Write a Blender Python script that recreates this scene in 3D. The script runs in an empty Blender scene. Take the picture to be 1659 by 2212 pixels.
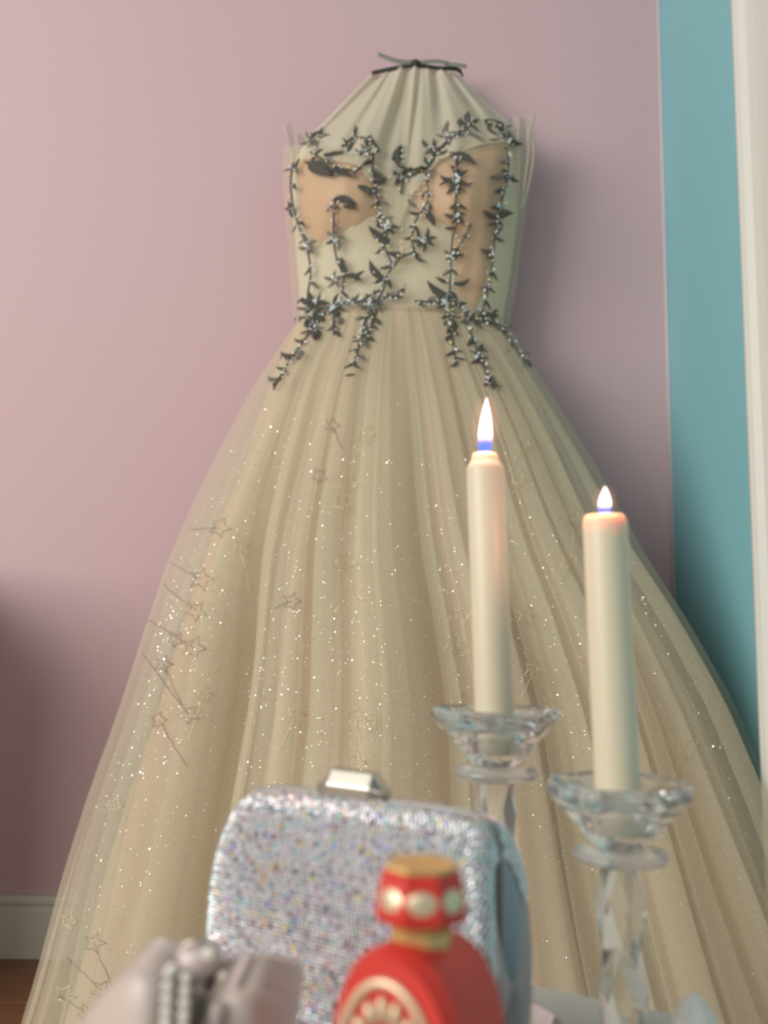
import bpy, math, random
from mathutils import Vector, Matrix
from mathutils.bvhtree import BVHTree

random.seed(7)
scene = bpy.context.scene
COL = scene.collection
R = random.uniform

# ------------------------------------------------------------------ camera
F = 2000.0                       # focal length in pixels of the 1659 x 2212 frame
W, H = 1659.0, 2212.0
CAM = Vector((0.0, 0.0, 0.55))
PITCH = math.atan(0.1345)        # camera looks slightly upwards
ROLL = 0.015
cam_rot = Matrix.Rotation(math.pi / 2 + PITCH, 3, 'X') @ Matrix.Rotation(ROLL, 3, 'Z')
cd = bpy.data.cameras.new('camera')
cam = bpy.data.objects.new('camera', cd)
COL.objects.link(cam)
cam.location = CAM
cam.rotation_euler = cam_rot.to_euler()
cd.sensor_fit = 'HORIZONTAL'
cd.sensor_width = 36.0
cd.lens = 36.0 * F / W
cd.clip_start = 0.01
cd.dof.use_dof = True
cd.dof.focus_distance = 0.80
cd.dof.aperture_fstop = 8.5
scene.camera = cam

# ------------------------------------------------------------------ world, lights, exposure
wd = bpy.data.worlds.new('world')
scene.world = wd
wd.use_nodes = True
bg = wd.node_tree.nodes['Background']
bg.inputs['Color'].default_value = (0.92, 0.94, 1.0, 1)
bg.inputs['Strength'].default_value = 0.085


def area_light(name, loc, target, sx, sy, power, color):
    l = bpy.data.lights.new(name, 'AREA')
    l.shape = 'RECTANGLE'
    l.size, l.size_y = sx, sy
    l.energy = power
    l.color = color
    o = bpy.data.objects.new(name, l)
    COL.objects.link(o)
    o.location = loc
    o.rotation_euler = (Vector(target) - Vector(loc)).to_track_quat('-Z', 'Y').to_euler()
    return o


area_light('window_daylight', (-3.1, -1.15, 1.85), (0.0, 1.5, 0.85), 2.7, 2.2, 158, (1.0, 0.975, 0.92))
area_light('added_fill_light', (-1.25, -2.3, 2.1), (0.1, 1.5, 1.2), 1.2, 1.5, 15, (1.0, 0.975, 0.94))  # fill lamp added to brighten the gown's front and soften its shadow
scene.view_settings.view_transform = 'Standard'
scene.view_settings.look = 'None'
scene.view_settings.gamma = 1.0
scene.view_settings.exposure = 0.0
scene.view_settings.use_curve_mapping = False
scene.cycles.use_denoising = True
scene.cycles.transparent_max_bounces = 40
scene.cycles.max_bounces = 14
scene.cycles.transmission_bounces = 14


# ------------------------------------------------------------------ pixel helpers: a point of the photograph at a real depth
def ray(px, py):
    v = Vector(((px - W / 2) / F, -(py - H / 2) / F, -1.0))
    d = cam_rot @ v
    return d


def at(px, py, depth):
    d = ray(px, py)
    return CAM + d * (depth / d.y)


def interp(x, pts):
    if x <= pts[0][0]:
        return pts[0][1]
    for (a, b), (c, d) in zip(pts, pts[1:]):
        if x <= c:
            t = (x - a) / (c - a)
            return b + (d - b) * t
    return pts[-1][1]


def smooth_pts(pts, n=12):
    """Catmull-Rom through a list of vectors"""
    pts = [Vector(p) for p in pts]
    if len(pts) < 3:
        return [pts[0].lerp(pts[-1], i / n) for i in range(n + 1)]
    out = []
    P = [pts[0] * 2 - pts[1]] + pts + [pts[-1] * 2 - pts[-2]]
    for i in range(1, len(P) - 2):
        for k in range(n):
            t = k / n
            a, b, c, d = P[i - 1], P[i], P[i + 1], P[i + 2]
            out.append(0.5 * ((2 * b) + (c - a) * t + (2 * a - 5 * b + 4 * c - d) * t * t + (3 * b - a - 3 * c + d) * t ** 3))
    out.append(pts[-1])
    return out


# ------------------------------------------------------------------ materials
MATS = {}


def mat(name, color, rough=0.6, metal=0.0, **kw):
    m = bpy.data.materials.new(name)
    m.use_nodes = True
    p = m.node_tree.nodes['Principled BSDF']
    p.inputs['Base Color'].default_value = (*color, 1)
    p.inputs['Roughness'].default_value = rough
    p.inputs['Metallic'].default_value = metal
    for k, v in kw.items():
        p.inputs[k].default_value = v
    MATS[name] = m
    return m


def noise_tint(m, scale, amount, detail=4.0, bump=0.0, stretch=(1, 1, 1)):
    """multiply the base colour by a gentle noise, with optional bump of the same noise"""
    nt = m.node_tree
    p = nt.nodes['Principled BSDF']
    base = tuple(p.inputs['Base Color'].default_value)
    tc = nt.nodes.new('ShaderNodeTexCoord')
    mp = nt.nodes.new('ShaderNodeMapping')
    mp.inputs['Scale'].default_value = stretch
    nz = nt.nodes.new('ShaderNodeTexNoise')
    nz.inputs['Scale'].default_value = scale
    nz.inputs['Detail'].default_value = detail
    rp = nt.nodes.new('ShaderNodeMapRange')
    rp.inputs['To Min'].default_value = 1 - amount
    rp.inputs['To Max'].default_value = 1 + amount
    mx = nt.nodes.new('ShaderNodeVectorMath')
    mx.operation = 'SCALE'
    mx.inputs[0].default_value = base[:3]
    nt.links.new(tc.outputs['Object'], mp.inputs['Vector'])
    nt.links.new(mp.outputs['Vector'], nz.inputs['Vector'])
    nt.links.new(nz.outputs['Fac'], rp.inputs['Value'])
    nt.links.new(rp.outputs['Result'], mx.inputs['Scale'])
    nt.links.new(mx.outputs['Vector'], p.inputs['Base Color'])
    if bump:
        b = nt.nodes.new('ShaderNodeBump')
        b.inputs['Strength'].default_value = bump
        b.inputs['Distance'].default_value = 0.001
        nt.links.new(nz.outputs['Fac'], b.inputs['Height'])
        nt.links.new(b.outputs['Normal'], p.inputs['Normal'])
    return m


def tulle(name, color, alpha):
    """sheer net: part of the light passes straight through, the rest is scattered to both sides"""
    m = bpy.data.materials.new(name)
    m.use_nodes = True
    nt = m.node_tree
    nt.nodes.clear()
    out = nt.nodes.new('ShaderNodeOutputMaterial')
    tr = nt.nodes.new('ShaderNodeBsdfTransparent')
    df = nt.nodes.new('ShaderNodeBsdfDiffuse')
    tl = nt.nodes.new('ShaderNodeBsdfTranslucent')
    df.inputs['Color'].default_value = (*color, 1)
    tl.inputs['Color'].default_value = (*color, 1)
    m1 = nt.nodes.new('ShaderNodeMixShader')
    m1.inputs[0].default_value = 0.3
    m2 = nt.nodes.new('ShaderNodeMixShader')
    nz = nt.nodes.new('ShaderNodeTexNoise')
    nz.inputs['Scale'].default_value = 900
    nz.inputs['Detail'].default_value = 1
    tc = nt.nodes.new('ShaderNodeTexCoord')
    rp = nt.nodes.new('ShaderNodeMapRange')
    rp.inputs['From Min'].default_value = 0.3
    rp.inputs['From Max'].default_value = 0.7
    rp.inputs['To Min'].default_value = alpha - 0.08
    rp.inputs['To Max'].default_value = alpha + 0.08
    L = nt.links.new
    L(tc.outputs['Object'], nz.inputs['Vector'])
    L(nz.outputs['Fac'], rp.inputs['Value'])
    L(rp.outputs['Result'], m2.inputs[0])
    L(df.outputs[0], m1.inputs[1])
    L(tl.outputs[0], m1.inputs[2])
    L(tr.outputs[0], m2.inputs[1])
    L(m1.outputs[0], m2.inputs[2])
    L(m2.outputs[0], out.inputs['Surface'])
    MATS[name] = m
    return m


def attr_mat(name, rough, metal, **kw):
    m = mat(name, (1, 1, 1), rough, metal, **kw)
    nt = m.node_tree
    a = nt.nodes.new('ShaderNodeAttribute')
    a.attribute_name = 'tint'
    nt.links.new(a.outputs['Color'], nt.nodes['Principled BSDF'].inputs['Base Color'])
    return m


def glass(name, color=(0.98, 0.98, 0.95), rough=0.05, ior=1.5):
    return mat(name, color, rough, 0.0, **{'Transmission Weight': 1.0, 'IOR': ior})


noise_tint(mat('pink_paint', (0.60, 0.422, 0.448), 0.75), 60, 0.015, bump=0.05)
noise_tint(mat('teal_paint', (0.23, 0.50, 0.55), 0.7), 60, 0.015, bump=0.05)
mat('white_trim', (0.66, 0.66, 0.60), 0.5)
mat('baseboard_white', (0.62, 0.60, 0.52), 0.5)
noise_tint(mat('floor_wood', (0.22, 0.095, 0.04), 0.4), 9, 0.35, bump=0.1, stretch=(1, 12, 1))
noise_tint(mat('table_white', (0.62, 0.60, 0.56), 0.35), 14, 0.06)
noise_tint(mat('dresser_wood', (0.30, 0.17, 0.09), 0.45), 8, 0.25, stretch=(1, 1, 8))
noise_tint(mat('lining', (0.72, 0.515, 0.375), 0.5), 300, 0.03)
noise_tint(mat('bodice_cream', (0.67, 0.60, 0.45), 0.6), 200, 0.05)
noise_tint(mat('nude_cup', (0.62, 0.39, 0.235), 0.5), 80, 0.04)
tulle('tulle', (0.78, 0.72, 0.55), 0.30)
tulle('tulle_green', (0.74, 0.73, 0.57), 0.22)
tulle('tulle_yoke', (0.80, 0.75, 0.58), 0.78)
tulle('tulle_over', (0.78, 0.72, 0.55), 0.26)
tulle('tulle_ruffle', (0.62, 0.58, 0.48), 0.45)
mat('ribbon_black', (0.03, 0.035, 0.03), 0.5)
mat('ribbon_grey', (0.22, 0.24, 0.20), 0.5)
noise_tint(mat('vine_thread', (0.105, 0.098, 0.085), 0.5, 0.2), 500, 0.4, bump=0.6)
noise_tint(mat('leaf_grey', (0.135, 0.132, 0.115), 0.38, 0.3), 700, 0.5, bump=0.8)
noise_tint(mat('leaf_silver', (0.30, 0.29, 0.26), 0.3, 0.5), 700, 0.4, bump=0.8)
attr_mat('bead', 0.12, 0.25)
attr_mat('glitter', 0.18, 0.8)
mat('thread_brown', (0.20, 0.14, 0.085), 0.6)
mat('thread_gold', (0.80, 0.70, 0.48), 0.35, 0.3)
glass('crystal')
MATS['crystal'].node_tree.nodes['Principled BSDF'].inputs['Transmission Weight'].default_value = 0.90
glass('crystal_milky')
MATS['crystal_milky'].node_tree.nodes['Principled BSDF'].inputs['Transmission Weight'].default_value = 0.55
mat('wax', (0.64, 0.575, 0.43), 0.42, 0.0, **{'Subsurface Weight': 0.55, 'Subsurface Radius': (0.016, 0.008, 0.004), 'Subsurface Scale': 0.8})
mat('wick', (0.02, 0.02, 0.03), 0.8)
attr_mat('rhinestone', 0.28, 0.45)
mat('bag_base', (0.36, 0.34, 0.36), 0.4, 0.5)
mat('bag_shade', (0.05, 0.043, 0.04), 0.6)  # dark tone for the shadow painted under the clutch
mat('pewter_dull', (0.30, 0.28, 0.25), 0.45, 0.6)
mat('pewter', (0.50, 0.47, 0.40), 0.28, 0.9)
noise_tint(mat('red_lacquer', (0.60, 0.035, 0.022), 0.4), 30, 0.06)
mat('gold', (0.74, 0.50, 0.20), 0.42, 0.6)
mat('gold_pale', (0.80, 0.62, 0.42), 0.35, 0.5)
noise_tint(mat('satin', (0.55, 0.44, 0.38), 0.38, 0.0, **{'Sheen Weight': 0.4}), 15, 0.06)
noise_tint(mat('satin_pink', (0.66, 0.53, 0.50), 0.3, 0.0, **{'Sheen Weight': 0.4}), 15, 0.08)
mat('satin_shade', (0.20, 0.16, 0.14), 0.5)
mat('shoe_lining', (0.06, 0.035, 0.03), 0.7)
mat('corner_caulk', (0.50, 0.49, 0.52), 0.6)
mat('stone_clear', (0.90, 0.84, 0.74), 0.22, 0.0, **{'Coat Weight': 1.0})


# ------------------------------------------------------------------ object helpers
def origin(o):
    v = Vector((0, 0, 0))
    while o is not None:
        v = v + o.location
        o = o.parent
    return v


def link(name, me, m, parent=None):
    o = bpy.data.objects.new(name, me)
    COL.objects.link(o)
    if m is not None and not me.materials:
        me.materials.append(MATS[m])
    if parent is not None:
        o.parent = parent
    return o


def build(name, verts, faces, m, parent=None, smooth=True, tint=None):
    """one mesh object from world-space points"""
    off = origin(parent) if parent is not None else Vector((0, 0, 0))
    me = bpy.data.meshes.new(name)
    me.from_pydata([tuple(Vector(v) - off) for v in verts], [], faces)
    if smooth:
        me.polygons.foreach_set('use_smooth', [True] * len(me.polygons))
    if tint is not None:
        a = me.color_attributes.new('tint', 'FLOAT_COLOR', 'POINT')
        flat = []
        for c in tint:
            flat += [c[0], c[1], c[2], 1.0]
        a.data.foreach_set('color', flat)
    me.update()
    return link(name, me, m, parent)


def thing(name, label, cat, loc, group=None):
    o = bpy.data.objects.new(name, None)
    COL.objects.link(o)
    o.empty_display_size = 0.02
    o.location = loc
    return tag(o, label, cat, group)


def tag(o, label, cat, group=None):
    o['label'] = label
    o['category'] = cat
    if group:
        o['group'] = group
    return o


def struct(o):
    o['kind'] = 'structure'
    return o


class MB:
    """collects points and faces"""
    def __init__(s):
        s.v, s.f, s.c = [], [], []

    def add(s, v, f, c=None):
        n = len(s.v)
        s.v += [Vector(p) for p in v]
        s.f += [tuple(i + n for i in q) for q in f]
        if c is not None:
            s.c += [c] * len(v)
        return s

    def out(s, name, m, parent=None, smooth=True):
        return build(name, s.v, s.f, m, parent, smooth, s.c if s.c else None)


def box_vf(x0, x1, y0, y1, z0, z1):
    v = [(x, y, z) for x in (x0, x1) for y in (y0, y1) for z in (z0, z1)]
    f = [(0, 1, 3, 2), (4, 6, 7, 5), (0, 4, 5, 1), (2, 3, 7, 6), (0, 2, 6, 4), (1, 5, 7, 3)]
    return v, f


def bevel(o, w, seg=2):
    b = o.modifiers.new('bevel', 'BEVEL')
    b.width = w
    b.segments = seg
    b.limit_method = 'ANGLE'
    return o


def solidify(o, t):
    b = o.modifiers.new('thickness', 'SOLIDIFY')
    b.thickness = t
    return o


def grid_vf(fn, nu, nv, closed=False):
    v = [fn(i / (nu - (0 if closed else 1)), j / (nv - 1)) for j in range(nv) for i in range(nu)]
    f = []
    for j in range(nv - 1):
        for i in range(nu if closed else nu - 1):
            k = (i + 1) % nu
            f.append((j * nu + i, j * nu + k, (j + 1) * nu + k, (j + 1) * nu + i))
    return v, f


def lathe_vf(profile, n, c, rot=0.0, lean=(0, 0), radmod=None):
    """profile of (r, z); flat rings joined, ends capped"""
    v, f = [], []
    for q, (r, z) in enumerate(profile):
        for i in range(n):
            a = 2 * math.pi * i / n + rot
            rr = r * (radmod(i, q) if radmod else 1)
            v.append(Vector((c[0] + rr * math.cos(a) + lean[0] * z, c[1] + rr * math.sin(a) + lean[1] * z, c[2] + z)))
    for q in range(len(profile) - 1):
        for i in range(n):
            k = (i + 1) % n
            f.append((q * n + i, q * n + k, (q + 1) * n + k, (q + 1) * n + i))
    f.append(tuple(reversed(range(n))))
    f.append(tuple((len(profile) - 1) * n + i for i in range(n)))
    return v, f


def tube_vf(pts, r, n=6):
    pts = [Vector(p) for p in pts]
    v, f = [], []
    up = Vector((0.13, -0.9, 0.31)).normalized()
    m = len(pts)
    for i, p in enumerate(pts):
        t = (pts[min(i + 1, m - 1)] - pts[max(i - 1, 0)])
        t = t.normalized() if t.length > 1e-9 else Vector((0, 0, 1))
        a = t.cross(up)
        a = a.normalized() if a.length > 1e-6 else t.orthogonal().normalized()
        b = t.cross(a)
        rr = r(i / max(1, m - 1)) if callable(r) else r
        for k in range(n):
            w = 2 * math.pi * k / n
            v.append(p + (a * math.cos(w) + b * math.sin(w)) * rr)
    for i in range(m - 1):
        for k in range(n):
            q = (k + 1) % n
            f.append((i * n + k, i * n + q, (i + 1) * n + q, (i + 1) * n + k))
    f.append(tuple(reversed(range(n))))
    f.append(tuple((m - 1) * n + k for k in range(n)))
    return v, f


ICO = None


def ico_vf():
    global ICO
    if ICO is None:
        t = (1 + 5 ** 0.5) / 2
        v = [(-1, t, 0), (1, t, 0), (-1, -t, 0), (1, -t, 0), (0, -1, t), (0, 1, t), (0, -1, -t), (0, 1, -t), (t, 0, -1), (t, 0, 1), (-t, 0, -1), (-t, 0, 1)]
        v = [Vector(p).normalized() for p in v]
        f = [(0, 11, 5), (0, 5, 1), (0, 1, 7), (0, 7, 10), (0, 10, 11), (1, 5, 9), (5, 11, 4), (11, 10, 2), (10, 7, 6), (7, 1, 8),
             (3, 9, 4), (3, 4, 2), (3, 2, 6), (3, 6, 8), (3, 8, 9), (4, 9, 5), (2, 4, 11), (6, 2, 10), (8, 6, 7), (9, 8, 1)]
        ICO = (v, f)
    return ICO


def ball(mb, p, r, c=None):
    v, f = ico_vf()
    mb.add([Vector(p) + q * r for q in v], f, c)


# ================================================================== THE SETTING
WALL_Y = 1.67
XR = (at(1443, 700, WALL_Y)).x          # the corner between pink and teal walls
FLOOR_Z = 0.0
v, f = box_vf(-2.6, XR + 0.1, WALL_Y, WALL_Y + 0.1, -0.02, 2.6)
struct(build('wall_back', v, f, 'pink_paint', smooth=False))
v, f = box_vf(XR, XR + 0.1, -1.2, WALL_Y - 0.0005, -0.02, 2.6)
struct(build('wall_right', v, f, 'teal_paint', smooth=False))
# floor of boards running along the back wall
floor = struct(build('floor', *box_vf(-2.6, XR - 0.0005, -1.2, WALL_Y - 0.0005, -0.06, -0.013), 'floor_wood', smooth=False))
y = WALL_Y - 0.001
k = 0
while y > -0.2:
    x = -2.6 + (k % 3) * 0.41
    xs = [-2.6] + [q for q in (x + 0.7, x + 1.75, x + 2.75) if q < XR - 0.1] + [XR - 0.001]
    for a, b in zip(xs, xs[1:]):
        o = build('plank', *box_vf(a + 0.001, b - 0.001, y - 0.099, y, -0.0125, 0.0), 'floor_wood', floor, smooth=False)
        bevel(o, 0.0015, 1)
    y -= 0.101
    k += 1
# baseboard with a rounded bead on top
prof = [(0.0, 0.0), (0.014, 0.0), (0.014, 0.078), (0.011, 0.082), (0.011, 0.086), (0.016, 0.089), (0.016, 0.096), (0.012, 0.101), (0.0, 0.102)]


def extrude_x(prof, x0, x1, ywall):
    vv = [(x, ywall - d, z) for x in (x0, x1) for d, z in prof]
    n = len(prof)
    ff = [(i, (i + 1) % n, n + (i + 1) % n, n + i) for i in range(n)] + [tuple(range(n)), tuple(range(2 * n - 1, n - 1, -1))]
    return vv, ff


struct(build('baseboard_back', *extrude_x(prof, -2.59, XR - 0.001, WALL_Y - 0.0006), 'baseboard_white', smooth=False))
# baseboard of the teal wall
vv = [(XR - 0.0005 - d, yy, z) for yy in (1.31, WALL_Y - 0.02) for d, z in prof]
n = len(prof)
struct(build('baseboard_right', vv, [(i, (i + 1) % n, n + (i + 1) % n, n + i) for i in range(n)] + [tuple(range(n)), tuple(range(2 * n - 1, n - 1, -1))], 'baseboard_white', smooth=False))
# white door casing on the teal wall, nearer to the camera
yc0 = 1.255
casing = [(0.0, 0.0), (0.0, 0.020), (0.006, 0.027), (0.016, 0.029), (0.024, 0.025), (0.032, 0.017), (0.052, 0.013), (0.075, 0.012), (0.085, 0.018), (0.10, 0.018), (0.10, 0.0)]
vv = [(XR - 0.0006 - d, yc0 - s, z) for z in (0.0, 2.4) for s, d in casing]
n = len(casing)
struct(build('trim_1', vv, [(i, (i + 1) % n, n + (i + 1) % n, n + i) for i in range(n)] + [tuple(range(n)), tuple(range(2 * n - 1, n - 1, -1))], 'white_trim', smooth=False))
struct(build('door_1', *box_vf(XR - 0.012, XR - 0.0006, 0.45, yc0 - 0.1005, 0.005, 2.3), 'white_trim', smooth=False))
# paint line in the corner
struct(build('trim_2', *tube_vf([(XR - 0.002, WALL_Y - 0.002, 0.11), (XR - 0.002, WALL_Y - 0.002, 2.55)], 0.005, 8), 'corner_caulk'))

# low dresser standing outside the picture on the left; it shades the lower left of the wall
dr = thing('dresser', 'brown wooden low dresser against the pink wall', 'dresser', (-1.25, 1.45, 0))
dx1 = -0.79
bevel(build('body', *box_vf(-1.75, dx1 - 0.01, 1.22, WALL_Y - 0.02, 0.05, 0.645), 'dresser_wood', dr, False), 0.004)
bevel(build('top', *box_vf(-1.77, dx1, 1.20, WALL_Y - 0.018, 0.6455, 0.672), 'dresser_wood', dr, False), 0.004)
for k in range(2):
    d = bevel(build('drawer', *box_vf(-1.73, dx1 - 0.03, 1.205, 1.2195, 0.08 + k * 0.28, 0.34 + k * 0.28), 'dresser_wood', dr, False), 0.003)
    build('knob', *lathe_vf([(0.006, 0), (0.014, 0.012), (0.01, 0.02)], 12, (-1.27, 1.195, 0.21 + k * 0.28)), 'pewter', d)
for sx in (-1.73, dx1 - 0.06):
    for sy in (1.24, WALL_Y - 0.07):
        build('leg', *box_vf(sx, sx + 0.04, sy, sy + 0.04, 0, 0.0495), 'dresser_wood', dr, False)

# ================================================================== THE DRESS
DRESS = thing('evening_gown', 'strapless cream tulle ball gown with dark beaded bodice hanging on the pink wall', 'dress', (0.05, 1.45, 0.0))

SIL_L = [(690, 648), (760, 606), (830, 560), (960, 500), (1080, 440), (1200, 384), (1350, 332), (1500, 284), (1680, 219), (1850, 166), (2050, 112), (2230, 55)]
SIL_R = [(690, 1086), (760, 1128), (800, 1158), (900, 1212), (1030, 1285), (1180, 1372), (1295, 1450), (1470, 1556), (1640, 1636), (1800, 1706), (2000, 1790), (2230, 1890)]


def sk_yc(py):
    return interp(py, [(690, 1.585), (900, 1.52), (1300, 1.42), (2230, 1.30)])


def sk_rd(py):
    return interp(py, [(690, 0.070), (760, 0.10), (900, 0.155), (1300, 0.215), (2230, 0.29)])


ROWS = []
NR = 90
for j in range(NR):
    py = 690 + (2226 - 690) * j / (NR - 1)
    yc = sk_yc(py)
    a, b = at(interp(py, SIL_L), py, yc), at(interp(py, SIL_R), py, yc)
    ROWS.append([(a.x + b.x) / 2, yc, (b.x - a.x) / 2, sk_rd(py), (a.z + b.z) / 2])
z_top, z_bot = ROWS[0][4], ROWS[-1][4]
for r in ROWS:                      # let the last row reach the floor
    t = (z_top - r[4]) / (z_top - z_bot)
    r[4] = z_top + (0.004 - z_top) * t
# soften the corners of the outline
for _ in range(6):
    new = [r[:] for r in ROWS]
    for j in range(1, NR - 1):
        for q in range(4):
            new[j][q] = (ROWS[j - 1][q] + 2 * ROWS[j][q] + ROWS[j + 1][q]) / 4
    ROWS = new


def skirt_pt(phi, t, off):
    """phi: angle around the front (0 = towards the viewer), t: 0 waist .. 1 hem, off: distance off the smooth cone"""
    q = t * (NR - 1)
    i = min(int(q), NR - 2)
    w = q - i
    cx, yc, hw, rd, z = [ROWS[i][k] * (1 - w) + ROWS[i + 1][k] * w for k in range(5)]
    return Vector((cx + (hw + off) * math.sin(phi), yc - (rd + off) * math.cos(phi), z))


def project(p):
    q = cam_rot.transposed() @ (p - CAM)
    return (W / 2 + F * q.x / -q.z, H / 2 - F * q.y / -q.z)


def phi_at(px, t):
    best = None
    for k in range(-88, 89):
        phi = math.radians(k)
        x = project(skirt_pt(phi, t, 0))[0]
        if best is None or abs(x - px) < best[0]:
            best = (abs(x - px), phi)
    return best[1]


T_REF = 0.6
# lining: opaque, broad soft waves
waves = [(phi_at(px, T_REF), w, h) for px, w, h in [(300, 0.20, 0.030), (470, 0.080, -0.060), (620, 0.12, 0.012), (860, 0.16, 0.030), (1005, 0.05, -0.022),
                                                   (1110, 0.09, 0.014), (1240, 0.05, -0.018), (1370, 0.08, 0.016), (1480, 0.06, -0.014), (1580, 0.08, 0.014)]]


def lining_off(phi, t):
    s = 0.0
    for c, w, h in waves:
        s += 1.5 * h * math.exp(-((phi - c) / w) ** 2)
    g = min(1.0, t * 2.2) * (0.45 + 0.75 * t)
    return s * g - 0.062 * min(1, t * 4)


def lining_fn(u, vv):
    phi = -math.pi + 2 * math.pi * u
    p = skirt_pt(phi, vv, lining_off(phi, vv))
    p.y = min(p.y, WALL_Y - 0.01)
    return p


v, f = grid_vf(lining_fn, 360, 80, closed=True)
build('petticoat', v, f, 'lining', DRESS)

# outer tulle: knife folds that overlap themselves, so the net doubles along crisp lines
def pleats(pxs, delta, deep, jitter=0.0):
    prof = [(math.radians(-118), 0.0)]
    for px in pxs:
        c = phi_at(px, T_REF) + R(-jitter, jitter)
        d = delta * R(0.7, 1.25)
        if px < 930:
            prof += [(c - d * 2.6, -deep * 0.9), (c + d * 0.9, -deep * 0.55), (c - d * 0.9, deep * 0.25), (c - d, deep * 0.5), (c + d * 1.6, deep * 0.25)]
        else:
            prof += [(c - d * 1.6, deep * 0.25), (c + d, deep * 0.5), (c + d * 0.9, deep * 0.25), (c - d * 0.9, -deep * 0.55), (c + d * 2.6, -deep * 0.9)]
    prof.append((math.radians(118), 0.0))
    return prof


def wave(phi, t):
    return lining_off(phi, t) + 0.062 * min(1, t * 4)


def pleat_sheet(prof, base, follow=0.7):
    pts = [Vector((a, b, 0)) for a, b in prof]
    dense = []
    for a, b in zip(pts, pts[1:]):
        n = max(3, int((b - a).length / 0.02))
        dense += [a.lerp(b, k / n) for k in range(n)]
    dense.append(pts[-1])
    for _ in range(2):
        dense = [dense[0]] + [(dense[i - 1] + dense[i] * 2 + dense[i + 1]) / 4 for i in range(1, len(dense) - 1)] + [dense[-1]]

    def fn(i, t):
        a = dense[i]
        g = min(1.0, t * 3.0) * (0.35 + 0.8 * t)
        phi = a.x + 0.02 * math.sin(t * 5 + a.x * 3) * t
        p = skirt_pt(phi, t, base * min(1, t * 5) + a.y * g + follow * wave(phi, t) + 0.004 * g * math.sin(t * 9 + a.x * 17))
        return p
    nu, nv = len(dense), 70
    v = [fn(i, j / (nv - 1)) for j in range(nv) for i in range(nu)]
    f = [(j * nu + i, j * nu + i + 1, (j + 1) * nu + i + 1, (j + 1) * nu + i) for j in range(nv - 1) for i in range(nu - 1)]
    return v, f


folds_a = [405, 487, 620, 705, 808, 868, 985, 1075, 1215, 1262, 1345, 1425, 1500, 1570]
folds_b = [330, 440, 560, 655, 760, 1010, 1150, 1300, 1390, 1470, 1540]
v, f = pleat_sheet(pleats([500, 645, 985, 1193, 1288, 1400, 1520], 0.03, 0.030), -0.036, 0.9)
lining = build('lining_skirt', v, f, 'lining', DRESS)
v, f = pleat_sheet(pleats(folds_b, 0.040, 0.014, 0.01), 0.000)
t_in = build('tulle_layer', v, f, 'tulle_green', DRESS)
v, f = pleat_sheet(pleats(folds_a, 0.040, 0.018), 0.016)
t_out = build('tulle_layer', v, f, 'tulle', DRESS)
bvh_tulle = BVHTree.FromPolygons(v, f)

# ---------------------------------------------------------------- bodice
BL = [(280, 636), (300, 632), (360, 627), (440, 630), (520, 637), (600, 643), (700, 650)]
BR = [(280, 1112), (350, 1121), (450, 1119), (520, 1111), (600, 1101), (700, 1084)]
CUPS = [(-0.46, 0.205, 0.045), (0.47, 0.20, 0.045)]


def top_py(phi):
    d = math.degrees(phi)
    return interp(d, [(-180, 330), (-95, 330), (-80, 330), (-55, 352), (-28, 392), (-8, 436), (0, 440), (8, 430), (28, 372), (45, 345), (70, 312), (95, 312), (180, 320)])


def bod_pt(phi, py, off=0.0):
    yc = 1.585
    a, b = at(interp(py, BL), py, yc), at(interp(py, BR), py, yc)
    cx, hw = (a.x + b.x) / 2, (b.x - a.x) / 2
    z = at((interp(py, BL) + interp(py, BR)) / 2, py, yc).z
    s = math.sin(phi)
    rd = 0.072
    bust = 0.0
    for k in (-1, 1):
        bust += 0.040 * math.exp(-((s - 0.50 * k) / 0.33) ** 2 - ((py - 462) / 75.0) ** 2)
    x = cx + (hw + off) * s
    yy = yc - (rd + off) * math.cos(phi) - (bust if math.cos(phi) > 0 else 0)
    return Vector((x, yy, z))


def bod_fn(off, top_shift=0.0, bottom=704):
    def fn(u, vv):
        phi = -math.pi + 2 * math.pi * u
        t0 = top_py(phi) + top_shift
        return bod_pt(phi, t0 + (bottom - t0) * vv, off)
    return fn


v, f = grid_vf(bod_fn(0.0), 120, 40, closed=True)
bodice = build('bodice', v, f, 'bodice_cream', DRESS)
# nude cup panels, a little proud of the bodice
bvh_b0 = BVHTree.FromPolygons(v, f)
CUP_OUT = [[(636, 350), (668, 326), (720, 322), (780, 330), (826, 352), (834, 410), (818, 462), (770, 490), (716, 520), (676, 526), (652, 486), (640, 420)],
           [(884, 420), (905, 380), (945, 335), (990, 302), (1040, 290), (1088, 306), (1100, 350), (1092, 410), (1078, 462), (1068, 540), (1052, 630), (1022, 672), (992, 640), (984, 560), (966, 492), (905, 470)]]
for outl in CUP_OUT:
    border = smooth_pts([Vector((a, b, 0)) for a, b in outl + outl[:1]], 5)[:-1]
    cc = sum(border, Vector()) / len(border)
    nb = len(border)
    v, f = [], []
    for q in range(13):
        w = q / 12
        for p in border:
            px, py = cc.x + (p.x - cc.x) * max(w, 0.01), cc.y + (p.y - cc.y) * max(w, 0.01)
            d = ray(px, py).normalized()
            loc, nor, _, _ = bvh_b0.ray_cast(CAM, d)
            if loc is None:
                v.append(at(px, py, 1.575))
                continue
            lift = 0.0035 + 0.0055 * (1 - w * w) - 0.005 * w ** 6 + 0.0012 * math.sin(px * 0.16 + py * 0.02)
            v.append(loc - d * lift)
    for q in range(12):
        f += [(q * nb + i, q * nb + (i + 1) % nb, (q + 1) * nb + (i + 1) % nb, (q + 1) * nb + i) for i in range(nb)]
    build('cup', v, f, 'nude_cup', DRESS)
v, f = grid_vf(bod_fn(0.0135, -4), 120, 40, closed=True)
overlay = build('bodice_overlay', v, f, 'tulle_over', DRESS)
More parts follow.
